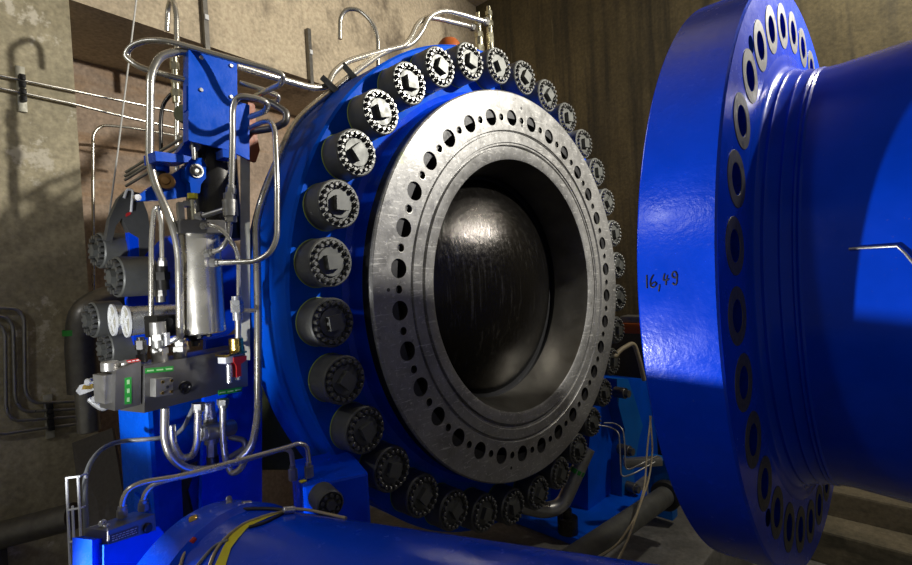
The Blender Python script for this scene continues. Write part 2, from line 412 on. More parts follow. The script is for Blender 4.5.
lathe(b, [(XF-.004, .86), (XF+.0008, .848), (XF+.002, .825), (XF+.004, .812), (XF+.010, .799), (XF+.022, .792), (XF+.030, .793), (XF+.036, .786), (XF+.062, .778), (XF+.068, .781), (XF+.074, .776), (XF+.094, .772), (XF+.099, .776), (XF+.105, .771), (XF+.111, .775), (XF+.117, .770), (XF+.16, .769), (XF+.35, .786), (2.2, .797), (6.2, .80), (6.2, .70), (XF-TF+.1, .70)], O, X, 160)
obj('pipe_shell', b, 'blue_gloss', pen)
bsp = BM(); lathe(bsp, [(0, .0445), (.0018, .0455), (.0018, .0785), (0, .0795)], V(), X, 40)
me = bpy.data.meshes.new('spotface'); bsp.to_mesh(me); bsp.free(); me.materials.append(M['spot'])
for p in me.polygons: p.use_smooth = True
me.set_sharp_from_angle(angle=math.radians(35))
for (th, r, *_x) in fh: link('spotface', me, pen, V((XF, CY+r*math.cos(th), CZ+r*math.sin(th)))-pen.location)
b = BM()
for (px, py) in ((751, 44.5), (768, 517.5)):
    p = onplane(px, py, V((XF, 0, 0)), X); cyl(b, p-X*.02, p+X*.001, .026, 20)
obj('hole_shade_disc', b, 'navy', pen)  # flat discs, navy colour stands for the shade inside open holes
# marker writing 16,49 on the rim
S = .07082; ox, oy = 638, 260
strokes = [[(122, 215), (124, 300), (126, 400)], [(217, 210), (185, 265), (172, 325), (180, 375), (208, 390), (250, 365), (262, 330), (238, 312), (205, 325), (180, 355)],
           [(305, 350), (300, 395), (290, 445)], [(375, 195), (362, 245), (355, 288), (395, 286), (435, 272)], [(414, 215), (400, 280), (392, 355)],
           [(550, 215), (530, 170), (505, 165), (478, 195), (482, 235), (512, 255), (545, 235), (556, 205), (548, 260), (550, 315), (535, 350), (505, 345), (485, 322)]]
b = BM()
for s in strokes:
    pts = [oncyl(ox+x*S, oy+y*S, O, X, RF+.0004) for x, y in s]; sweep(b, fillet(pts, .006), .0024, 6)
obj('handwriting', b, 'marker', pen)
b = BM(); pts = [oncyl(px, py, O, X, rr) for px, py, rr in [(849, 249, .779), (860, 248, .782), (897, 246, .791), (905, 253, .793), (914, 264, .795)]]
sweep(b, pts, .0035, 8); o = obj('drip_wire', b, 'steel_dull', pen); o['label'] = 'thin bent wire with water drops'
# ------------------------------------------------------------------ things at the lower right
o = tube('dark grey drain pipe curving up at lower centre, with green tape band', P((520, 505, 3.62), (545, 511, 3.68), (562, 506, 3.72), (575, 477, 3.75), (588, 448, 3.77)), .056, .16, 'steel_dull', 'drain_pipe', 'pipe')
q = P((576.5, 473, 3.755), (578.3, 469, 3.757)); b = BM(); cyl(b, q[0], q[1], .0575, 20); obj('green_tape', b, 'green', o)
b = BM(); p = at(567, 509, 3.72); cyl(b, p, p-Z*.06, .035, 14); cyl(b, p-Z*.06, V((p.x, p.y, -1.86)), .075, 16); obj('pipe_foot', b, 'blacksteel', o)
q = P((560, 570, 2.5), (585, 550, 2.75), (665, 496, 3.6)); d = (q[2]-q[1]).normalized()
b = BM(); cyl(b, q[0]-d*.1, q[2], .068, 28); o = obj('steel_pipe', b, 'nut'); tag(o, 'thick plain steel pipe slanting up behind the blue cylinder at lower right', 'pipe')
b = BM(); cyl(b, q[2]-d*.01, q[2]+d*.05, .105, 28, .008); obj('end_flange', b, 'black', o)
tube('pale cable hanging loosely over the slanting steel pipe, outer strand', P((651, 416, 3.4), (647, 450, 3.4), (645, 485, 3.25), (637, 515, 2.95), (618, 545, 2.7), (590, 562, 2.5)), .006, .1, 'beige', 'loose_cable', 'cable')
tube('pale cable hanging over the slanting steel pipe, strand nearer the flange', P((650, 416, 3.45), (653, 450, 3.45), (649, 480, 3.3), (639, 508, 3.0), (628, 540, 2.75), (618, 560, 2.55)), .006, .1, 'beige', 'loose_cable', 'cable')
tube('thin steel tube bent down in front of the valve foot, upper of the pair', P((604, 423, 3.75), (615, 423, 3.75), (623, 429, 3.7), (625, 446, 3.65), (625, 472, 3.6), (641, 464, 3.6), (657, 456, 3.7)), .0055, .06, 'steel_dull')
tube('thin steel tube bent down in front of the valve foot, lower of the pair', P((597, 425, 3.72), (610, 427, 3.72), (619, 432, 3.66), (620, 450, 3.62), (621, 478, 3.55), (633, 474, 3.55), (655, 462, 3.65)), .0055, .06, 'steel_dull')
b = BM(); p = at(640, 462, 3.75); box(b, p, V((.7, .7, 0)), V((-.7, .7, 0)), Z, -.12, .16, -.03, .03, -.03, .03, .006)
o = obj('fitting_block', b, 'steel_dull'); tag(o, 'small grey fitting block beside the hanging cables at lower right', 'fitting')
b = BM(); p = at(660, 470, 3.9); box(b, p, X, Y, Z, -.08, .1, -.05, .05, -.35, .1, .006); o = obj('bracket', b, 'blue_cyan'); tag(o, 'light blue bracket half hidden behind the big flange, lower right', 'bracket')
tube('beige hose looping above the blue valve foot beside the ring', P((609, 350, 4.0), (614, 358, 3.95), (620, 350, 4.0), (634, 342, 4.1), (640, 362, 4.1), (644, 380, 4.15)), .018, .06, 'beige', 'hose', 'hose')
b = BM(); p = at(634, 326, 4.8); box(b, p, X, Y, Z, -.3, .25, -.1, .1, -.06, .035, .008); o = obj('terminal_box', b, 'orange'); tag(o, 'orange brown box glimpsed between the ring and the big flange', 'box')
b = BM(); box(b, p, X, Y, Z, -.1, .12, -.08, .08, .035, .10, .008); obj('grey_lid', b, 'steel_dull', o)
b = BM(); p = at(632, 352, 5.15); box(b, p, X, Y, Z, -.4, .3, .0, .4, FLOOR-p.z, .22, .01); o = obj('cabinet', b, 'black'); tag(o, 'black cabinet in the gap behind the beige hose', 'cabinet')
# ------------------------------------------------------------------ pipes over the top of the valve
BC = lambda px, py, r=1.477: oncyl(px, py, V(), X, r)
def strip(label, pts, r, **k): return tube(label, pts, r, **k)
main = [at(258, 417, 2.17), at(258, 300, 2.2), at(256, 223, 2.22), at(262, 200, 2.22), at(279, 155, 2.3)]
top = [at(294, 124, 2.42), at(311, 107, 2.52), at(334, 89, 2.70), at(358, 70, 2.88), at(380, 54, 3.05), at(397, 48, 3.17), at(412, 44.5, 3.26), at(422, 32, 3.30), at(429, 16, 3.33), at(444, 10, 3.40), at(462, 14.5, 3.50), at(487, 22, 3.62)]
tube('long steel tube from the manifold up the valve side and over its top', [at(236, 462, 2.14), at(252, 447, 2.15)]+main+top, .0165, .10, ends=(-1,))
tube('steel tube from the blue plate dipping and running over the valve top', [at(237, 66, 2.3), at(270, 76, 2.42), at(312, 88, 2.62), at(328, 87, 2.7), at(332, 74, 2.74), at(345, 62, 2.82), at(375, 53, 3.02), at(404, 46, 3.2), at(411, 38, 3.25), at(417, 24, 3.30), at(426, 17, 3.36), at(440, 19, 3.42), at(473, 27, 3.62)], .0165, .09, ends=(-1,))
for i, (a, c, t) in enumerate((((325, 80), (343, 97), 2.70), ((345, 67), (357, 80), 2.84))):
    b = BM(); p, q = at(a[0], a[1], t-.02), at(c[0], c[1], t-.02); d = (q-p).normalized(); n = (CAM-p).normalized(); w = d.cross(n).normalized(); n = w.cross(d)
    box(b, p, d, w, n, -.01, (q-p).length+.01, -.016, .016, -.025, .035, .004); o = obj('pipe_clamp', b, 'darkarm')
    tag(o, ('dark pipe clamp on the valve shoulder, nearer the blue plate', 'dark pipe clamp on the valve shoulder, nearer the hook pipe')[i], 'clamp')
def stack(name, label, cat, pts, rs, m='brass', hexs=(), parts='ring'):
    """a vertical chain of fittings through pts with radii rs"""
    o = None
    for i in range(len(pts)-1):
        b = BM(); (hexa if i in hexs else cyl)(b, pts[i], pts[i+1], rs[i])
        if o is None: o = obj(name, b, m, None, 25); tag(o, label, cat)
        else: obj(parts, b, m, o, 25)
    return o
def vert(px, ys, t):
    p0 = at(px, ys[0], t); res = []
    for y in ys:
        q = at(px, y, t); res.append(V((p0.x, p0.y, q.z)))
    return res
M['palebrass'] = metal('pale_brass', (.66, .62, .45), .3, .2)
stack('vent_valve', 'pale brass vent fitting standing on the valve top, taller of the two', 'fitting', vert(491, (54, 44, 34, 27, 22, 16, 12, 7), 3.66), (.024, .03, .022, .032, .02, .028, .015), 'palebrass', (1, 3, 5), 'hex_collar')
stack('vent_valve', 'short pale brass vent fitting with green side, on the valve top', 'fitting', vert(480, (54, 46, 38, 33, 26, 20, 13), 3.62), (.036, .028, .034, .02, .026, .014), 'palebrass', (0, 2, 4), 'hex_collar')
b = BM(); p = V((-.35, .0, 1.46)); p = BC(449, 42, 1.46) if False else at(449, 44, 3.5); lathe(b, [(-.05, .08), (.0, .075), (.025, .055), (.035, 0)], p, Z, 24); o = obj('orange_dome', b, 'orange'); tag(o, 'small orange cap peeking over the top of the valve', 'cap')
tube('steel hook pipe on the valve shoulder, bent over to the left', [at(378, 66, 3.05), at(378, 36, 3.05), at(371, 20, 3.05), at(358, 9, 3.05), at(346, 9, 3.05), at(340, 18, 3.05), at(340, 39, 3.05)], .013, .09, name='hook_pipe', cat='pipe')
# ------------------------------------------------------------------ wall fittings at the left
def wl(px, py, off=.03): return wall(px, py, off)
tube('upper of two thin tubes crossing the concrete pier at upper left', [wl(-14, 72.5), wl(70, 90), wl(130, 102.5), wl(200, 117)], .0095, .02, name='wall_tube')
tube('lower of two thin tubes crossing the concrete pier at upper left', [wl(-14, 85), wl(70, 103), wl(130, 118), wl(200, 133)], .0095, .02, name='wall_tube')
def clamp(label, px, y0, y1, n, w):
    b = BM(); p, q = wall(px, y1, .012), wall(px, y0, .012)
    box(b, p, UW, Z, NW, -w, w, 0, q.z-p.z, -.012, .008, .003); o = obj('tube_clamp', b, 'strip'); tag(o, label, 'clamp')
    for k in range(n):
        b = BM(); z = (k+.5)/n*(q.z-p.z)*.62+.19*(q.z-p.z); box(b, p, UW, Z, NW, -w*.7, w*.7, z-.017, z+.017, .008, .045, .004); obj('clamp_block', b, 'black', o)
clamp('small bolted clamp holding the two upper tubes on the pier', 23, 67, 112, 4, .022)
clamp('small bolted clamp holding the four lower wall tubes', 50.5, 394, 438, 5, .022)
tube('thin tube on the recessed wall turning down beside the white cord', [at(190, 138, 4.5), at(130, 127.5, 4.1), at(102, 125, 3.9), at(93, 133, 3.85), at(93, 180, 3.85), at(94, 300, 3.85)], .0115, .06, name='wall_tube')
for lab, pts in (('topmost of four bent tubes on the dark lower pier', [(-8, 307.5), (17, 308.5), (24, 317), (25, 392), (33, 403), (88, 401)]),
                 ('second from the top of four bent tubes on the dark lower pier', [(-8, 315), (7, 317), (13, 326), (15, 400), (23, 412), (88, 408)]),
                 ('third from the top of four bent tubes on the dark lower pier', [(-8, 323), (1, 325), (5, 333), (6, 410), (13, 421), (88, 415.5)]),
                 ('lowest of four bent tubes on the dark lower pier', [(-10, 433), (3, 434), (30, 430), (88, 422.5)])):
    tube(lab, [wl(*p) for p in pts], .0105, .05, 'steel_dull', 'wall_tube')
el = tube('dark grey elbow pipe with green tape, turning down at the left', P((125, 296, 3.3), (103, 300, 3.2), (84, 312, 3.1), (81, 340, 3.1), (84, 392, 3.1)), .085, .2, 'pipe_dark', 'elbow_pipe', 'pipe', seg=24)
q = P((79.8, 334.5, 3.1), (79.6, 329, 3.1)); b = BM(); lathe(b, [(0, .0865), (.035, .0865)], q[0], Z, 28); obj('green_tape', b, 'green', el)
b = BM(); q = P((86, 385, 3.05), (87, 432, 3.05)); cyl(b, q[0], V((q[0].x, q[0].y, q[1].z)), .06, 24, .006); o = obj('pipe_stub', b, 'steel_dull'); tag(o, 'shiny steel pipe stub just below the dark elbow pipe', 'pipe')
b = BM(); cyl(b, wall(-25, 542, .12), at(74, 516, 2.85), .075, 24); o = obj('floor_pipe', b, 'pipe_dark'); tag(o, 'dark horizontal pipe behind the wire ladder at bottom left', 'pipe')
b = BM(); p = wall(-2, 560, .1); box(b, p, UW, Z, NW, -.03, .025, -.12, .12, -.1, .1, .005); obj('end_plate', b, 'plate_brown', o)
b = BM(); pl = [at(72, 443, 2.75), at(112, 428, 2.75), at(140, 600, 2.2), at(92, 600, 2.2)]; prism(b, pl, (pl[1]-pl[0]).cross(pl[3]-pl[0]).normalized(), .02)
o = obj('steel_plate', b, 'plate_brown'); tag(o, 'brown steel plate leaning behind the wire ladder at lower left', 'plate')
tube('thin white cord hanging from above at upper left', P((137, -5, 2.9), (118, 150, 2.9), (106, 240, 2.9)), .0045, .01, 'white', 'hanging_cord', 'cord')
for lab, px, y0, y1 in (('tall grey mounting rail on the beam above the blue plate', 207, -6, 62), ('short grey mounting rail on the beam beside the hook pipe', 311, 31, 92)):
    b = BM(); p = wall(px, y1, .02); z1 = wall(px, y0, .02).z
    box(b, p, UW, Z, NW, -.019, .019, 0, z1-p.z, -.012, .03); o = obj('mounting_rail', b, 'pipe_dark', None, 0); tag(o, lab, 'rail')
    b = BM(); p2 = wall(px, y0+.38*(y1-y0), .02); box(b, V((p.x, p.y, p2.z)), UW, Z, NW, -.015, .015, -.02, .02, .03, .045); obj('rail_clip', b, 'whitepaint', o)
# ------------------------------------------------------------------ control stand at the left
class Frame:
    def __init__(s, px, py, t, yaw):
        a = math.radians(yaw); s.o = at(px, py, t); s.u = V((math.cos(a), math.sin(a), 0)); s.n = V((s.u.y, -s.u.x, 0))
    def h(s, px, py, w=0):
        p = onplane(px, py, s.o+s.n*w, s.n)-s.o; return p.dot(s.u), p.z
    def pt(s, px, py, w=0): return onplane(px, py, s.o+s.n*w, s.n)
    def box(s, bm, x0, y0, x1, y1, w0, w1, bev=0):
        """box whose front face (at w1) covers photo corners (x0,y0)-(x1,y1)"""
        u0, z0 = s.h(x0, y0, w1); u1, z1 = s.h(x1, y1, w1)
        box(bm, s.o, s.u, Z, s.n, min(u0, u1), max(u0, u1), min(z0, z1), max(z0, z1), w0, w1, bev)
    def poly(s, bm, pts, w0, w1): prism(bm, [s.pt(x, y, w1) for x, y in pts], -s.n, w1-w0)
# manifold block
F = Frame(145, 413, 1.93, 109)
man = thing('manifold_block', 'grey steel hydraulic manifold block with green labels under the cylinder', 'manifold', F.o)
b = BM(); F.poly(b, [(144.5, 413), (248, 386), (247.5, 346), (145, 366)], -.15, 0); obj('block', b, 'manifold', man, 0)
FS = Frame(145, 413, 1.94, 100)
b = BM(); FS.poly(b, [(115, 411), (141, 404.5), (141, 361), (116, 370)], -.13, 0); sb = obj('side_block', b, 'manifold', man, 0)
b = BM(); FS.box(b, 103, 376, 114.5, 402, -.12, -.03); obj('end_block', b, 'steel_dull', sb, 0)
for x0, x1 in ((105, 115), (118, 134)):
    b = BM(); p = FS.pt((x0+x1)/2, 368, -.06); cyl(b, p-Z*.01, p+Z*.025, .03, 20, .003); obj('plug', b, 'steel_dull', sb)
def label_plate(fr, pts, w, par, vertical=False, n=3, nm='label', m='green', tm='green_dark'):
    b = BM(); fr.poly(b, pts, w, w+.002); lp = obj(nm, b, m, par, 0)
    b = BM(); P4 = [fr.pt(x, y, w+.002) for x, y in pts]
    for k in range(n):
        if vertical: a0, a1, c0, c1 = .3, .7, (k+.25)/n, (k+.75)/n
        else: a0, a1, c0, c1 = (k+.15)/n, (k+.85)/n, .36, .64
        g = lambda s, r: (P4[0]*(1-s)+P4[1]*s)*(1-r)+(P4[3]*(1-s)+P4[2]*s)*r
        prism(b, [g(a0, c0), g(a1, c0), g(a1, c1), g(a0, c1)], fr.n, .001)
    obj('lettering', b, tm, lp, 0)
label_plate(F, [(145.5, 368.5), (173.5, 366), (173.5, 371), (145.5, 373.5)], 0, man)
label_plate(F, [(218.5, 390.5), (242, 387), (242, 391.5), (218.5, 395.5)], 0, man)
label_plate(FS, [(125, 378), (131.5, 377), (131.5, 403.5), (125, 404.5)], 0, sb, True)
label_plate(FS, [(126, 360.5), (138, 358.5), (141, 361), (129, 363)], -.012, man, m='red', tm='whitepaint', nm='warning_label')
b = BM(); F.poly(b, [(156, 379), (173, 377.5), (173, 394.5), (156, 397)], 0, .035); sq = obj('square_plug', b, 'steel_dull', man, 0)
for x, y in ((162.5, 382), (171.5, 380.5), (162.5, 393), (171.5, 391.5), (167, 387)):
    b = BM(); p = F.pt(x, y, .035); cyl(b, p, p+F.n*.004, .006, 10); obj('screw', b, 'brass' if x != 167 else 'black', sq)
b = BM(); p = F.pt(185, 387.5); lathe(b, [(0, .027), (.006, .027), (.006, .018), (.002, .016), (.002, .006), (.006, 0)], p, F.n, 28); obj('round_plug', b, 'blacksteel', man)
# fittings on top of the manifold
def fit(label, px, ys, t, rs, m='steel_dull', hexs=(), name='pipe_fitting'): return stack(name, label, 'fitting', vert(px, ys, t), rs, m, hexs, 'collar')
fit('knurled dark fitting on the manifold, left of the tee', 142, (362, 354, 349, 340, 337), 2.02, (.02, .014, .022, .014), 'blacksteel', (2,))
fit('stacked dark tee fitting on the manifold beside the tall tube', 160, (361, 354, 348, 340, 334, 322), 2.06, (.03, .034, .026, .03, .03), 'steel_dull', (1, 3))
o = fit('square flange fitting where the tall tube enters the manifold', 180.5, (358, 351, 346), 2.12, (.026, .036), 'steel_dull', (1,))
b = BM(); p = at(168, 343, 2.06); cyl(b, p, p+(at(176, 338, 2.06)-p), .01, 12); q = at(167, 340, 2.05); cyl(b, q-Z*.02, q+Z*.03, .012, 12); o = obj('drain_cock', b, 'silver'); tag(o, 'small silver drain cock left of the tall tube', 'valve')
# red and brass relief valve on the right end of the manifold
rv = thing('relief_valve', 'brass relief valve with red handle on the right end of the manifold', 'valve', at(236, 383, 2.24))
q = vert(236.5, (352, 337.5), 2.26); b = BM(); cyl(b, q[0], q[1], .031, 24, .004); obj('cap', b, 'brass', rv)
q = vert(236.5, (356, 351), 2.12); b = BM(); F2 = Frame(236.5, 356, 2.24, 109); F2.box(b, 226, 357, 247, 350.5, -.05, .02, .003); obj('collar', b, 'brass', rv)
b = BM(); F2.box(b, 226, 364, 233.5, 356, -.03, .02, .003); obj('white_tag', b, 'whitepaint', rv)
b = BM(); F2.poly(b, [(234, 357.5), (247, 355.5), (246.5, 360), (241, 364), (241.5, 376), (237, 377.5), (236.5, 366), (234, 362)], .0, .025); obj('handle', b, 'red', rv, 0)
for x, y in ((229.5, 383), (238, 380)):
    b = BM(); p, q = F2.pt(x, y, .01), F2.pt(x-.6, y-19, .01); cyl(b, p, q, .012, 14, .003); obj('pin', b, 'silver', rv)
# silver lever fitting at the left end
lf = thing('lever_fitting', 'silver clamp lever with brass plate at the left end of the manifold', 'fitting', at(98, 405, 2.12))
b = BM(); prism(b, P((80, 390), (84, 384), (104, 378), (107, 383), (98, 389), (84, 394), t=2.2), -FW, .025); obj('lever', b, 'silver', lf, 0)
b = BM(); prism(b, P((82, 389.5), (84, 385), (93, 384), (92, 389), t=2.165), -FW, .004); obj('brass_plate', b, 'brass', lf, 0)
b = BM(); sweep(b, fillet(P((90, 399), (97, 405), (104, 409), (110, 402), t=2.18), .03), .014, 10); obj('clevis', b, 'silver', lf)
for p in P((92, 381, 2.18), (102, 383, 2.17), (104, 394, 2.16), (99, 398, 2.16), (108, 386, 2.17)):
    b = BM(); cyl(b, p, p-FW*.03, .016, 12, .004); obj('nut', b, 'silver', lf)
# accumulator cylinder
ac = thing('accumulator', 'upright brushed stainless cylinder standing over the manifold block', 'cylinder', at(203, 345, 2.2))
q = vert(203.5, (333, 223), 2.22); b = BM(); cyl(b, q[0], q[1], .0915, 48, .006); obj('shell', b, 'stainless', ac)
FA = Frame(203.5, 232, 2.12, 82)
b = BM(); FA.box(b, 179, 233, 226, 220, -.14, 0, .004); obj('top_block', b, 'manifold', ac, 0)
q = vert(196, (346, 341, 333), 2.2); b = BM(); cyl(b, q[0], q[1], .018, 20); lathe(b, [(0, .018), (q[2].z-q[1].z, .05)], q[1], Z, 24); obj('bottom_cone', b, 'blacksteel', ac)
for a in range(6): p = q[2]+V((math.cos(a)*.055, math.sin(a)*.055, 0)); b = BM(); hexa(b, p-Z*.02, p+Z*.002, .012); obj('bolt', b, 'blacksteel', ac, 20)
for (x0, y0, x1, y1, m) in ((179, 221, 184, 202, 'steel_dull'), (184, 206, 196, 201, 'steel_dull')):
    b = BM(); FA.box(b, x0, y0, x1, y1, -.08, -.03, .002); obj('bracket', b, m, ac, 0)
q = vert(194, (221, 200, 198.5, 193.5), 2.13); b = BM(); cyl(b, q[0], q[1], .012, 14); rod = obj('spindle', b, 'palebrass', ac)
b = BM(); hexa(b, q[2], q[3], .02); obj('yellow_nut', b, 'yellow', rod, 20)
# dark cylinder behind and zinc strip
dk = thing('drive_cylinder', 'shiny blackened vertical cylinder behind the blue lever', 'cylinder', at(215, 232, 2.4))
q = vert(216, (240, 140), 2.38); b = BM(); cyl(b, q[0], q[1], .115, 48, .004); obj('barrel', b, 'blacksteel', dk)
b = BM(); FZ = Frame(245, 345, 2.37, 72); FZ.poly(b, [(240.5, 360), (250, 360), (250, 146), (240.5, 148)], -.012, 0); o = obj('support_strip', b, 'strip', None, 0); tag(o, 'upright grey zinc strip between the accumulator and the valve body', 'strip')
# blue mounting plate
FP = Frame(215, 100, 2.2, 92)
mp = thing('mounting_plate', 'bright blue bolted steel plate high above the accumulator', 'plate', FP.pt(215, 150))
b = BM(); FP.poly(b, [(190, 50), (237, 62), (237.5, 101), (249.5, 105), (249.5, 160), (229, 150), (190, 141)], -.012, 0); pp = obj('plate', b, 'blue_plate', mp, 0)
b = BM(); FP.poly(b, [(188.5, 50), (191, 50), (191, 141), (188.5, 140)], -.06, .001); FP.box(b, 223, 157, 236, 151, -.05, .02); obj('flange_edge', b, 'blue_plate', mp, 0)
for x, y in ((201, 58), (231, 66), (201, 90), (231, 97)):
    b = BM(); p = FP.pt(x, y); cyl(b, p, p+FP.n*.007, .009, 16, .002); obj('screw', b, 'silver', mp)
b = BM(); FP.poly(b, [(186.5, 86), (189, 86), (189, 111), (186.5, 110)], -.05, -.01); obj('side_lug', b, 'blue_plate', mp, 0)
b = BM(); p = at(185, 79.5, 2.17); q = at(191, 80.5, 2.2); hexa(b, p, q, .016); obj('bulkhead_nut', b, 'blacksteel', mp, 20)
b = BM(); FP.poly(b, [(248, 102), (255, 104), (256, 130), (260, 150), (256, 162), (249, 160)], -.06, -.04); o = obj('orange_lever', b, 'orange', None, 0); tag(o, 'orange painted lever behind the blue plate, next to the valve', 'lever')
# lever with hub
FL = Frame(196, 171, 2.2, 97)
lv = thing('control_lever', 'blue control lever with octagonal hub and clevis below the blue plate', 'lever', FL.pt(196, 195))
b = BM(); FL.poly(b, [(189, 163), (192, 158), (202, 158), (206, 165), (206, 178), (201, 184), (200, 193), (191, 193), (190, 183), (185, 178), (185, 168)], -.02, .02); hb = obj('hub_plate', b, 'blue_body', lv, 0)
b = BM(); p = FL.pt(196, 171, .02); lathe(b, [(0, .030), (.008, .030), (.008, .022), (.016, .022), (.018, .016), (.010, .008), (.010, 0)], p, FL.n, 24); obj('hub_bolt', b, 'steel_dull', hb)
b = BM(); FL.poly(b, [(135, 198), (150, 187), (176, 172), (186, 164), (191, 178), (190, 196), (165, 200), (140, 201)], -.06, -.03); obj('arm', b, 'blue_plate', lv, 0)
b = BM(); FL.poly(b, [(155, 151), (184, 155), (192, 157), (188, 162), (172, 162), (156, 161)], -.06, .05); obj('clevis', b, 'blue_plate', lv, 0)
b = BM(); FL.poly(b, [(178, 152), (186, 141), (192, 141), (192, 160), (183, 157)], -.05, -.01); obj('stay', b, 'blue_plate', lv, 0)
q = vert(161, (172, 155), 2.2); b = BM(); cyl(b, q[0], q[1], .034, 24, .003); obj('pivot_boss', b, 'blue_body', lv)
q = vert(161, (177, 171), 2.2); b = BM(); cyl(b, q[0], q[1], .02, 18); obj('pivot_pin', b, 'blacksteel', lv)
b = BM(); p = FL.pt(167, 182, -.02); lathe(b, [(-.01, .032), (.008, .032), (.010, .027), (.014, .027), (.016, .032), (.026, .032), (.028, .018), (.040, .016), (.044, 0)], p, (FL.n-FL.u*.6), 24); obj('bush', b, 'copper', lv)
b = BM(); p = FL.pt(136, 198, -.03); cyl(b, p, p+FL.n*.02, .013, 14); obj('end_screw', b, 'silver', lv)
b = BM(); p = FL.pt(193, 148, .0); cyl(b, p, p+FL.n*.03, .018, 16, .004); q = vert(194, (160, 142), 2.16); cyl(b, q[0], q[1], .008, 10); obj('linkage', b, 'steel_dull', lv)
for i, (y0, y1) in enumerate(((172, 135), (180, 141), (186, 149), (176, 143))):
    lab = ('topmost', 'third from the top', 'lowest', 'second from the top')[i]
    tube('%s of four thin dark rods sloping behind the blue lever' % lab, P((126-(i % 2), y0, 2.75), (192, y1-3, 2.6)), .008, .01, 'steel_dull', 'linkage_rod', 'rod')
# curved arm
FC = Frame(130, 240, 2.55, 95)
ar = thing('curved_arm', 'dark grey curved bracket arm with red mark above the bolted nuts', 'bracket', FC.pt(130, 240))
b = BM(); FC.poly(b, [(106, 240), (110, 218), (119, 198), (127, 190), (140, 193), (148, 214), (152, 246), (140, 262), (139, 238), (129, 232), (122, 218), (116, 226), (112, 242)], -.05, 0); obj('plate', b, 'darkarm', ar, 0)
b = BM(); FC.poly(b, [(126, 213.5), (131, 211), (131, 214), (126, 217)], 0, .003); obj('red_mark', b, 'red', ar, 0)
b = BM(); sweep(b, fillet([FC.pt(x, y, .015) for x, y in ((124, 198), (127, 189), (133, 190), (131, 212))], .02), .006, 8); obj('wire_clip', b, 'whitepaint', ar)
# trunnion cover with bolted nuts
tr = thing('trunnion_cover', 'blue trunnion cover carrying grey bolted nuts at the far left', 'cover', at(150, 330, 2.75))
DN = V((math.cos(math.radians(-82)), math.sin(math.radians(-82)), 0))
b = BM(); pc = at(165, 290, 2.78); cyl(b, pc-DN*.30, pc-DN*.02, .30, 64, .01); obj('cover_disc', b, 'blue', tr)
b = BM(); FT = Frame(150, 300, 2.62, 95); FT.poly(b, [(128, 224), (140, 236), (150, 250), (150, 345), (135, 345), (128, 300), (131, 262)], -.05, 0); obj('cover_lug', b, 'blue', tr, 0)
tm = {}
for (cx, cy, rp, tt, L) in ((98, 250.5, 18, 2.55, .16), (115.5, 277, 20.5, 2.45, .16), (91.5, 320, 18, 2.50, .12), (106, 349, 17, 2.55, .16)):
    r = rp*tt/FPX; p = at(cx, cy, tt)
    b = BM(); lathe(b, [(-L, 0), (-L, r*.99), (-L+.02, r), (-.006, r), (0, r*.95), (0, r*.9), (-.012, r*.88), (-.012, .0)], p, DN, 40); nn = obj('trunnion_nut', b, 'nut', tr)
    b = BM(); lathe(b, [(-.012, r*.55), (.004, r*.55), (.004, 0)], p, DN, 28); hexa(b, p+DN*.004, p+DN*.03, r*.36); obj('end_disc', b, 'nutface', nn, 30)
    ax, a_, b_ = basis(DN)
    for k in range(14):
        c = p+(a_*math.cos(2*PI*k/14)+b_*math.sin(2*PI*k/14))*r*.74
        b = BM(); cyl(b, c-DN*.012, c+DN*.02, r*.115, 10); obj('jack_bolt', b, 'bolt', nn)
# two gauges with silver barrels
gd = V((math.cos(math.radians(-89)), math.sin(math.radians(-89)), 0))
for (cx, cy, tt, L, lab) in ((112.5, 320, 2.38, .05, 'white rimmed round gauge, farther left of the pair'), (126, 321.5, 2.30, .27, 'white rimmed round gauge on the long silver barrel')):
    p = at(cx, cy, tt); r = 16*tt/FPX; g = thing('pressure_gauge', lab, 'gauge', p-Z*r)
    b = BM(); lathe(b, [(-L, 0), (-L, r*.85), (-.03, r*.92), (-.005, r*.95), (-.005, 0)], p, gd, 36); obj('barrel', b, 'silver', g)
    b = BM(); lathe(b, [(-.008, r*.97), (-.006, r), (.003, r), (.004, r*.97), (.003, r*.88), (-.003, r*.86)], p, gd, 36); obj('rim', b, 'whitepaint', g)
    b = BM(); lathe(b, [(-.003, r*.85), (-.003, 0)], p, gd, 36); dl = obj('dial', b, 'strip', g)
    ax, a_, b_ = basis(gd); b = BM()
    for k in range(4): v = a_*math.cos(k*PI/2+.5)+b_*math.sin(k*PI/2+.5); cyl(b, p+gd*.001, p+v*r*.83+gd*.001, .006, 8)
    obj('spokes', b, 'whitepaint', dl)
b = BM(); FG = Frame(160, 337, 2.2, 105); FG.box(b, 158, 338, 176, 314, -.1, 0, .003); o = obj('valve_block', b, 'blacksteel', None, 0); tag(o, 'black square valve block at the right end of the silver gauge barrel', 'valve')
b = BM(); p = FG.pt(168, 322, 0); lathe(b, [(0, .02), (.008, .02), (.004, .012), (.004, 0)], p, FG.n, 20); obj('port', b, 'black', o)
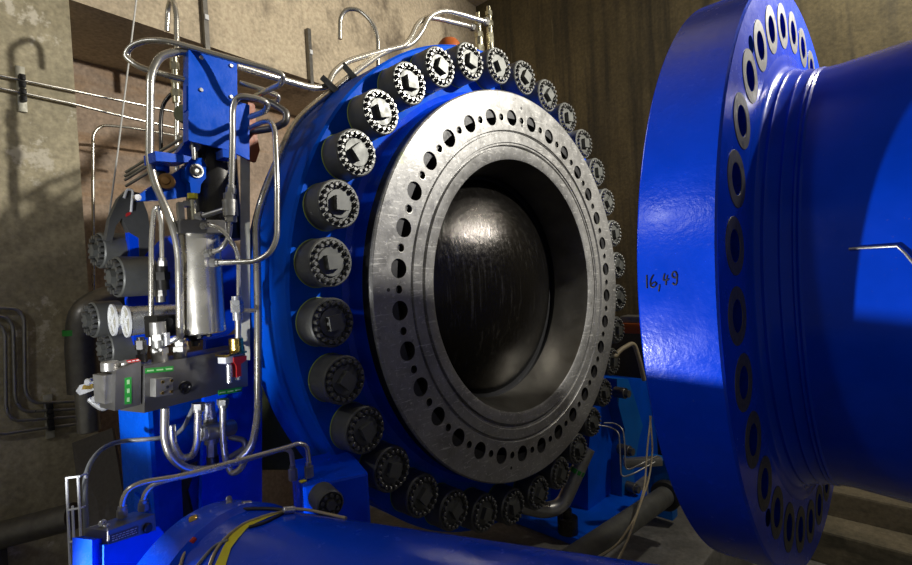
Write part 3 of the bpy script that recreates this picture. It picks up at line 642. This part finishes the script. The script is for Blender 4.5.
# tubes of the stand -------------------------------------------------
tube('thick steel tube arching from the blue plate down into the manifold', P((191, 51.5, 2.16), (176, 51.5, 2.13), (160, 56, 2.1), (150.5, 74, 2.08), (149.5, 160, 2.08), (155, 185, 2.08), (171, 219, 2.08), (179, 250, 2.1), (180.5, 346, 2.12)), .0165, .09, ends=(-1,))
tube('shiny tube looping widely around the left of the blue plate', P((186, 80, 2.16), (160, 73.5, 2.12), (138, 67, 2.1), (124.5, 56, 2.1), (131, 46, 2.1), (145, 40.5, 2.1), (166, 40.5, 2.1), (195, 48.5, 2.14), (235, 60, 2.18), (267, 68, 2.2), (284, 75, 2.22), (281, 84, 2.24), (268, 90, 2.3), (256, 96, 2.36)), .0125, .06)
tube('steel tube hooped over the right edge of the blue plate', P((231, 193, 2.1), (232.5, 149, 2.1), (232.5, 108, 2.1), (236, 98, 2.1), (244, 96, 2.1), (258, 98.5, 2.12), (268, 103, 2.14), (266, 111, 2.18), (250, 117, 2.24)), .0125, .05, ends=(0,))
tube('dark thick tube curling behind the right edge of the blue plate', P((240, 98, 2.32), (258, 99, 2.32), (274, 104, 2.3), (287, 113, 2.28), (286, 122, 2.28), (274, 128, 2.32), (249, 132, 2.36)), .0165, .06, 'pipe_dark')
tube('steel tube beside the valve body ending at the accumulator side', P((250, 128, 2.3), (263, 121.5, 2.22), (271, 121.5, 2.18), (275, 130, 2.15), (277, 180, 2.1), (277, 238, 2.08), (271, 252, 2.08), (257, 261.5, 2.08), (212, 263, 2.1)), .0115, .06, ends=(-1,))
tube('short tube looping out behind the top of the blue plate', P((240, 83, 2.34), (264, 90, 2.36), (279, 96, 2.38), (277, 102, 2.4), (262, 102, 2.42)), .012, .04)
tube('thin tube from the cross fitting into the accumulator side', P((230, 222, 2.1), (229.5, 236, 2.1), (222, 249, 2.1), (207, 254, 2.12)), .0105, .04, ends=(-1,))
tube('thin tube arching off the accumulator top and down its right side', P((203, 226, 2.1), (212, 224, 2.08), (224, 231, 2.08), (236, 248, 2.1), (238.5, 262, 2.12), (238.5, 338, 2.12)), .0085, .05, ends=(0,))
tube('inverted U tube left of the accumulator, by the bolted nuts', P((151, 345, 2.24), (151.5, 240, 2.22), (154, 210, 2.22), (158, 206, 2.22), (161.5, 220, 2.22), (162.5, 265, 2.24)), .011, .05, ends=(-1,))
fit('dark union below the inverted U tube', 163, (290, 280, 272, 264), 2.26, (.028, .034, .026), 'blacksteel', (1,))
fit('small lower union under the inverted U tube', 161, (302, 296, 290), 2.28, (.02, .026), 'steel_dull', (1,))
cf = fit('steel cross fitting on the hooped tube right of the accumulator', 231, (222, 216, 200, 193), 2.1, (.024, .03, .024), 'steel_dull', (0, 2), 'cross_fitting')
b = BM(); p, q = at(229, 208, 2.1), at(203, 216, 2.12); cyl(b, p, q, .011, 14); hexa(b, q, q+(q-p).normalized()*.03, .02); obj('side_branch', b, 'steel_dull', cf, 25)
tube('tube stub right of the accumulator leading down to the relief valve', P((238, 300, 2.12), (238, 338, 2.12)), .012, .01)
ft2 = fit('tee fitting above the relief valve', 238, (320, 312, 300, 296), 2.12, (.02, .026, .02), 'silver', (1,))
b = BM(); p, q = at(238, 310, 2.12), at(256, 310.5, 2.16); cyl(b, p, q, .009, 12); obj('side_branch', b, 'stainless', ft2)
# hook with fittings, upper left
stack('pipe_union', 'pale brass stacked union on the hooked riser left of the blue plate', 'fitting', vert(177, (103, 97, 90, 84, 76, 70, 63, 56), 2.92), (.024, .03, .022, .026, .018, .026, .022), 'palebrass', (1, 3, 5), 'hex_collar')
tube('hooked riser tube rising beside the left of the blue plate', P((177, 57, 2.92), (176.5, 15, 2.92), (174, 2, 2.92), (171, -1, 2.99), (168, 8, 3.05), (167, 31, 3.06)), .015, .04, name='hook_pipe', cat='pipe')
b = BM(); sweep(b, P((177, 175, 2.92), (177, 102, 2.92)), .0135); obj('riser', b, 'stainless', bpy.data.objects['pipe_union'], 60)
tube('dark hose curving off the stacked union, left of the blue plate', P((161, 150, 2.92), (160.5, 120, 2.92), (163, 104, 2.92), (171, 94, 2.92), (177, 92, 2.92)), .011, .06, 'blacksteel', 'hose', 'hose')
b = BM(); q = at(185, 115, 2.6); cyl(b, q-FW*.03, q+FW*.02, .045, 24, .004); o = obj('round_cover', b, 'olive'); tag(o, 'round dark cap half hidden behind the left edge of the blue plate', 'cap')
# under the manifold --------------------------------------------------
tube('outer U-bend tube hanging under the manifold', P((165, 408, 2.03), (164.5, 440, 2.03), (171, 458, 2.03), (186, 469, 2.06), (205, 470, 2.1), (222, 466, 2.14)), .0165, .07)
tube('inner U-bend tube hanging under the manifold', P((172, 425, 2.10), (173, 445, 2.10), (181, 458, 2.12), (192, 457, 2.14), (197.5, 443, 2.14), (198.5, 404, 2.14)), .0155, .06, ends=(-1,))
tube('straight tube under the manifold bending behind the tee valve', P((223, 400, 2.2), (223, 440, 2.2), (226, 462, 2.2), (232, 474, 2.2), (240, 470, 2.19), (252, 447, 2.17)), .0145, .05, ends=(0,))
tube('small bent tube behind the tee valve', P((229, 437, 2.34), (244, 440, 2.34), (246, 447, 2.34), (230, 457, 2.34)), .013, .03, 'steel_dull')
tv = thing('tee_valve', 'grey steel tee valve hanging under the manifold between the tubes', 'valve', at(213, 465, 2.22))
q = vert(213, (466, 456, 443, 418, 412, 402), 2.24)
for i, (r, m, hx) in enumerate(((.026, 'blacksteel', 0), (.022, 'steel_dull', 1), (.03, 'steel_dull', 0), (.028, 'silver', 1), (.024, 'silver', 1))):
    b = BM(); (hexa if hx else cyl)(b, q[i], q[i+1], r); obj('collar', b, m, tv, 25)
b = BM(); p, q2 = at(203, 433, 2.17), at(233, 427, 2.30); cyl(b, p, q2, .036, 28, .004); obj('body', b, 'steel_dull', tv)
b = BM(); d = (p-q2).normalized(); lathe(b, [(0, .036), (.014, .036), (.014, .026), (.002, .024), (.002, 0)], p, d, 28); obj('end_ring', b, 'silver', tv)
# blue pedestal
ped = thing('pedestal', 'bright blue folded steel pedestal under the manifold block', 'pedestal', at(150, 520, 2.6))
A_ = [at(118, 405, 2.33), at(147.5, 405, 2.22), at(205, 395, 2.55)]
def vprism(bm, pts, z0, z1, th):
    for p, q in zip(pts, pts[1:]):
        n = (q-p).cross(Z).normalized(); n = n if n.dot(CAM-p) < 0 else -n
        prism(bm, [V((p.x, p.y, z0)), V((q.x, q.y, z0)), V((q.x, q.y, z1)), V((p.x, p.y, z1))], n, th)
zt = A_[0].z+.12
b = BM(); vprism(b, A_[:2], FLOOR, zt, .02); obj('side_panel', b, 'blue_plate', ped, 0)
b = BM(); vprism(b, A_[1:], FLOOR, zt, .02); obj('front_panel', b, 'blue_plate', ped, 0)
b = BM(); n0 = (A_[0]-A_[2]); prism(b, [V((p.x, p.y, zt)) for p in (A_[0], A_[1], A_[2])], -Z, .02); obj('top_panel', b, 'blue_plate', ped, 0)
b = BM(); p = at(166, 495, 2.28); prism(b, P((134, 493, 2.23), (141, 499, 2.22), (146, 512, 2.2), (134, 512, 2.23)), FW, .02); obj('gusset', b, 'blue_plate', ped, 0)
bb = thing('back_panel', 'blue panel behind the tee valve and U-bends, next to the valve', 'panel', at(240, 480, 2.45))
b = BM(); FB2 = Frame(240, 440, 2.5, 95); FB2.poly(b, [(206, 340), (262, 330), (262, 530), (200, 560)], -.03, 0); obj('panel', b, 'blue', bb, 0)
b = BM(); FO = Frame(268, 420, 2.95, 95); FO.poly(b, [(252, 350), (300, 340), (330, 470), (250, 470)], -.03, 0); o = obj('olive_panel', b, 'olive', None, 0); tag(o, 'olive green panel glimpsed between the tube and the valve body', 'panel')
b = BM(); prism(b, P((176, 470, 2.38), (196, 462, 2.38), (186, 492, 2.38), (193, 520, 2.38), (176, 520, 2.38)), FW, .02); o = obj('dark_shape', b, 'black', None, 0); tag(o, 'black jagged shape beside the pedestal behind the U-bends', 'plate')  # flat black jagged shape next to the pedestal
# ------------------------------------------------------------------ foreground servo cylinder
r1, r2 = ray(300, 512.5), ray(640, 562)
npl = r1.cross(r2).normalized(); npl = npl if npl.z > 0 else -npl
RC = .30; h = V((math.cos(math.radians(15)), math.sin(math.radians(15)), 0)); dS = (h-Z*(h.dot(npl)/npl.z)).normalized()
pS = at(400, 527, 1.40)-npl*RC
def sproj(px, t): 
    p = at(px, 540, t); return (p-pS).dot(dS)
sL = sproj(198, 1.5); sR = 1.2
sv = thing('servo_cylinder', 'large blue servomotor cylinder lying across the foreground', 'cylinder', pS-Z*RC)
b = BM(); lathe(b, [(sL+.06, 0), (sL+.06, RC), (sR, RC), (sR, 0)], pS, dS, 96); obj('barrel', b, 'blue', sv)
b = BM(); lathe(b, [(sL-.12, 0), (sL-.12, RC*.96), (sL-.08, RC*1.04), (sL+.055, RC*1.05), (sL+.075, RC*1.0)], pS, dS, 96); obj('end_cap', b, 'blue', sv)
SC_ = lambda px, py, e=.0: oncyl(px, py, pS, dS, RC+e)
# yellow strap
Lb = [(214, 567), (222.6, 548), (229.6, 536.5), (245, 522.5), (261, 515.5), (272, 512.5)]; Rb = [(225, 567), (231, 548), (238, 538.5), (249, 526), (268, 517.5), (282, 512)]
b = BM(); rows = []
for (l, r) in zip(Lb, Rb): rows.append([b.verts.new(SC_(*l, .003)), b.verts.new(SC_(*r, .003)), b.verts.new(SC_(*r, .0)), b.verts.new(SC_(*l, .0))])
for a, c in zip(rows, rows[1:]):
    for i in range(4): b.faces.new((a[i], a[(i+1) % 4], c[(i+1) % 4], c[i]))
b.faces.new(rows[0]); b.faces.new(rows[-1][::-1]); bmesh.ops.recalc_face_normals(b, faces=b.faces)
o = obj('lifting_strap', b, 'yellow'); tag(o, 'yellow strap lying over the foreground blue cylinder', 'strap')
def scable(label, pts, r, m, name='cable', cat='cable', f=.03): return tube(label, [SC_(x, y, r*.9) for x, y in pts], r, f, m, name, cat)
scable('black cable from the brass plug across the foreground cylinder', [(196, 519.5), (207, 514), (228, 510.5), (255, 508.5), (276, 509), (287, 510.5)], .0055, 'black')
scable('beige cable alongside the yellow strap', [(209, 567), (215, 551), (226, 537), (244, 523), (262, 517), (285, 511)], .0045, 'beige')
scable('grey cable joining the yellow strap from the lower left', [(196, 567), (205, 556), (215, 545), (228, 540)], .0045, 'grey_cable')
scable('black cable right of the yellow strap', [(249, 527), (265, 523), (280, 515), (287, 511)], .0045, 'black')
scable('beige cable running right from the sensor plug', [(292, 508.5), (310, 510), (330, 514.5), (346, 518)], .0045, 'beige')
scable('grey cable with red terminal lug near the cylinder end', [(180, 567), (183, 556), (189, 545), (194, 540)], .0045, 'beige')
def splug(name, label, pts, r, m, cat='plug'):
    a, c = (SC_(x, y, r) for x, y in pts); b = BM(); cyl(b, a, c, r, 16, r*.2); return tag(obj(name, b, m), label, cat)
splug('brass_plug', 'brass plug at the end of the black cable on the cylinder', [(189.5, 521), (198, 518)], .012, 'brass')
splug('sensor_plug', 'silver sensor plug where the cables meet on the cylinder', [(283, 510.5), (295, 509.5)], .011, 'silver')
splug('vent_plug', 'upright metal vent plug on the far edge of the cylinder', [(229, 504.5), (229, 498.5)], .010, 'steel_dull')
o = splug('grease_fitting', 'small metal grease fitting lying beside the vent plug', [(242, 504.5), (251, 503.5)], .010, 'steel_dull')
lug = splug('cable_lug', 'red cable lug with yellow tip on the cylinder end', [(191, 543), (195, 538.5)], .008, 'red', 'lug')
a, c = SC_(195, 538.5, .006), SC_(199, 534.5, .006); b = BM(); cyl(b, a, c, .006, 12); obj('yellow_tip', b, 'yellow', lug)
# blue block with nut behind the cylinder
bk = thing('bearing_block', 'dark blue steel block with one bolted nut behind the foreground cylinder', 'block', at(300, 515, 2.0))
FK = Frame(310, 485, 1.98, 60)
b = BM(); o_ = FK
p0 = at(303, 487, 1.95); u1 = V((math.cos(math.radians(70)), math.sin(math.radians(70)), 0)); u2 = V((-u1.y, u1.x, 0))
box(b, p0, u1, u2, Z, 0, .26, 0, .34, -1.915-p0.z, .0, .012); obj('body', b, 'blue', bk, 0)
nd = (u1*.15-u2*1.0).normalized(); p = at(326, 500, 1.90)
b = BM(); lathe(b, [(-.05, 0), (-.05, .052), (.045, .052), (.05, .046), (.04, .043), (.04, 0)], p, nd, 32); nn = obj('nut', b, 'nut', bk)
b = BM(); hexa(b, p+nd*.04, p+nd*.062, .02); obj('stud_end', b, 'bolt', nn, 20)
ax, a_, b_ = basis(nd)
for k in range(9):
    c = p+(a_*math.cos(2*PI*k/9)+b_*math.sin(2*PI*k/9))*.033; b = BM(); cyl(b, c+nd*.04, c+nd*.056, .0065, 10); obj('jack_bolt', b, 'bolt', nn)
for x, y in ((293, 465), (309, 462)):
    q = vert(x, (y+10, y+4, y), 2.02); b = BM(); hexa(b, q[0]-Z*.02, q[1], .018); cyl(b, q[1], q[2], .012, 14); obj('fitting', b, 'steel_dull', bk, 25)
b = BM(); p = at(302, 468, 2.0); box(b, V((p.x, p.y, p0.z)), X, Y, Z, -.012, .012, -.012, .012, 0, .006, .002); obj('yellow_dot', b, 'yellow', bk)
tube('outer of two steel tubes bridging from the nameplate block to the blue block', P((122, 516, 1.66), (122.5, 500, 1.66), (128, 489, 1.67), (143, 482, 1.69), (180, 476.5, 1.74), (285, 448, 1.96), (299, 443, 2.0), (307, 446, 2.02), (309, 463, 2.02)), .0095, .05, ends=(0,))
tube('inner of two steel tubes bridging from the nameplate block to the blue block', P((143, 509, 1.72), (144, 495, 1.72), (152, 485, 1.73), (170, 479, 1.74), (205, 472, 1.80), (282, 449, 1.96), (291, 450, 2.0), (293, 466, 2.02)), .0095, .05, ends=(0,))
# nameplate block on blue housing, bottom left
FN = Frame(130, 540, 1.62, 118)
nb = thing('end_housing', 'blue housing at bottom left under the nameplate block', 'housing', at(140, 565, 1.7))
b = BM(); FN.poly(b, [(104, 545), (158, 526), (170, 540), (178, 575), (182, 640), (104, 640)], -.10, .0); obj('body', b, 'blue_body', nb, 0)
b = BM(); p = at(98, 552, 1.64); FN.poly(b, [(92, 540), (104, 538), (112, 575), (112, 640), (93, 640)], -.1, -.02); obj('side_flange', b, 'blue', nb, 0)
nm = thing('nameplate_block', 'grey metal junction block with dark nameplate at bottom left', 'block', FN.pt(130, 545))
b = BM(); FN.poly(b, [(108, 545), (156, 530), (155, 514), (108, 531)], -.09, .004); obj('block', b, 'manifold', nm, 0)
label_plate(FN, [(109, 535.5), (138.5, 525.5), (138.5, 534), (109.5, 544)], .004, nm, False, 1, 'nameplate', 'name', 'name')
b = BM(); P4 = [FN.pt(x, y, .0075) for x, y in [(109, 535.5), (138.5, 525.5), (138.5, 534), (109.5, 544)]]
g = lambda s, r: (P4[0]*(1-s)+P4[1]*s)*(1-r)+(P4[3]*(1-s)+P4[2]*s)*r
for k in range(3):
    s = .08
    while s < .9:
        e = s+random.uniform(.04, .12); r0 = .18+k*.26; prism(b, [g(s, r0), g(e, r0), g(e, r0+.1), g(s, r0+.1)], FN.n, .0008); s = e+.035
obj('nameplate_lettering', b, 'nametext', nm, 0)
b = BM(); p = FN.pt(146.5, 528, .004); cyl(b, p, p+FN.n*.012, .016, 20, .003); obj('screw_plug', b, 'blacksteel', nm)
for x, y in ((104.5, 521.5), (108, 525.5), (102, 531)):
    b = BM(); p = at(x, y, 1.6); cyl(b, p, p-FW*.02, .009, 12, .002); obj('bolt', b, 'silver', nm)
# ------------------------------------------------------------------ cable ladder at bottom left
ld = thing('cable_ladder', 'white wire cable ladder standing at bottom left', 'ladder', at(74, 580, 1.75))
for pts in (((66.5, 477), (71, 585)), ((78, 476), (83, 585)), ((72.5, 506), (76, 585)), ((86, 474), (88.5, 585))):
    b = BM(); p, q = (at(x, y, 1.75+.08*i) for i, (x, y) in zip((pts[0][0] in (72.5, 86),)*2, pts)); cyl(b, p, q, .0042, 8); obj('rail', b, 'whitepaint', ld)
for (y0, y1) in ((478, 476.5), (510, 508), (542, 540.5), (572, 571)):
    b = BM(); dx = (y0-477)*.042; sweep(b, P((67+dx, y0, 1.75), (79+dx, y1, 1.75), (87+dx*.4, y1-3, 1.83)), .0036, 8); obj('rung', b, 'whitepaint', ld)
tube('grey armoured cable rising from the wire ladder to the manifold', P((89, 580, 1.8), (86, 520, 1.8), (84.5, 480, 1.82), (90, 462, 1.9), (103, 447, 2.0), (120, 441, 2.1), (150, 439, 2.12), (172, 437, 2.16), (184, 428, 2.19), (193, 408, 2.22)), .009, .06, 'grey_cable', 'armoured_cable', 'cable')
# ------------------------------------------------------------------ light
def area(name, loc, tgt, size, power, col=(1, .95, .86)):
    l = bpy.data.lights.new(name, 'AREA'); l.shape = 'DISK'; l.size = size; l.energy = power; l.color = col
    o = bpy.data.objects.new(name, l); C.objects.link(o); o.location = loc
    o.rotation_euler = (V(tgt)-V(loc)).to_track_quat('-Z', 'Y').to_euler(); return o
def spot(name, loc, tgt, ang, power, blend=.1, size=.05, col=(1, 1, 1)):
    l = bpy.data.lights.new(name, 'SPOT'); l.spot_size = math.radians(ang); l.spot_blend = blend; l.energy = power; l.shadow_soft_size = size; l.color = col
    o = bpy.data.objects.new(name, l); C.objects.link(o); o.location = loc
    o.rotation_euler = (V(tgt)-V(loc)).to_track_quat('-Z', 'Y').to_euler(); return o
GL = V((2.6, 1.27, 2.24))
spot('gallery_lamp', GL, GL+V((-4, -2, -.3)), 98, 950, .4, .06, (1, .96, .88))
def dirv(yaw, el): yaw, el = math.radians(yaw), math.radians(el); return V((math.cos(yaw)*math.cos(el), math.sin(yaw)*math.cos(el), math.sin(el)))
LW = V((-.1, -3.1, -1.2))
spot('work_lamp', LW, LW+dirv(57, 20), 66, 360, .25, .03)
LS = V((.5, -3.5, -.55))
spot('stand_lamp', LS, at(140, 335, 2.2), 32, 230, .45, .05, (.95, .97, 1))
area('wall_fill', (2.5, 2.35, 3.3), (1.6, 3.24, 1.6), .3, 85, (1, .95, .85))  # unseen light added to brighten the back wall
area('rear_fill', (-.2, -4.4, 1.9), (-.2, -1, 0), .25, 15, (.95, .97, 1))  # unseen fill light added to lift the steel and front sides
w = bpy.data.worlds.new('world'); SC.world = w; w.use_nodes = True
w.node_tree.nodes['Background'].inputs[0].default_value = (1, .97, .88, 1); w.node_tree.nodes['Background'].inputs[1].default_value = .145
SC.view_settings.view_transform = 'Standard'; SC.view_settings.look = 'None'; SC.view_settings.gamma = 1; SC.view_settings.use_curve_mapping = False
SC.view_settings.exposure = 0
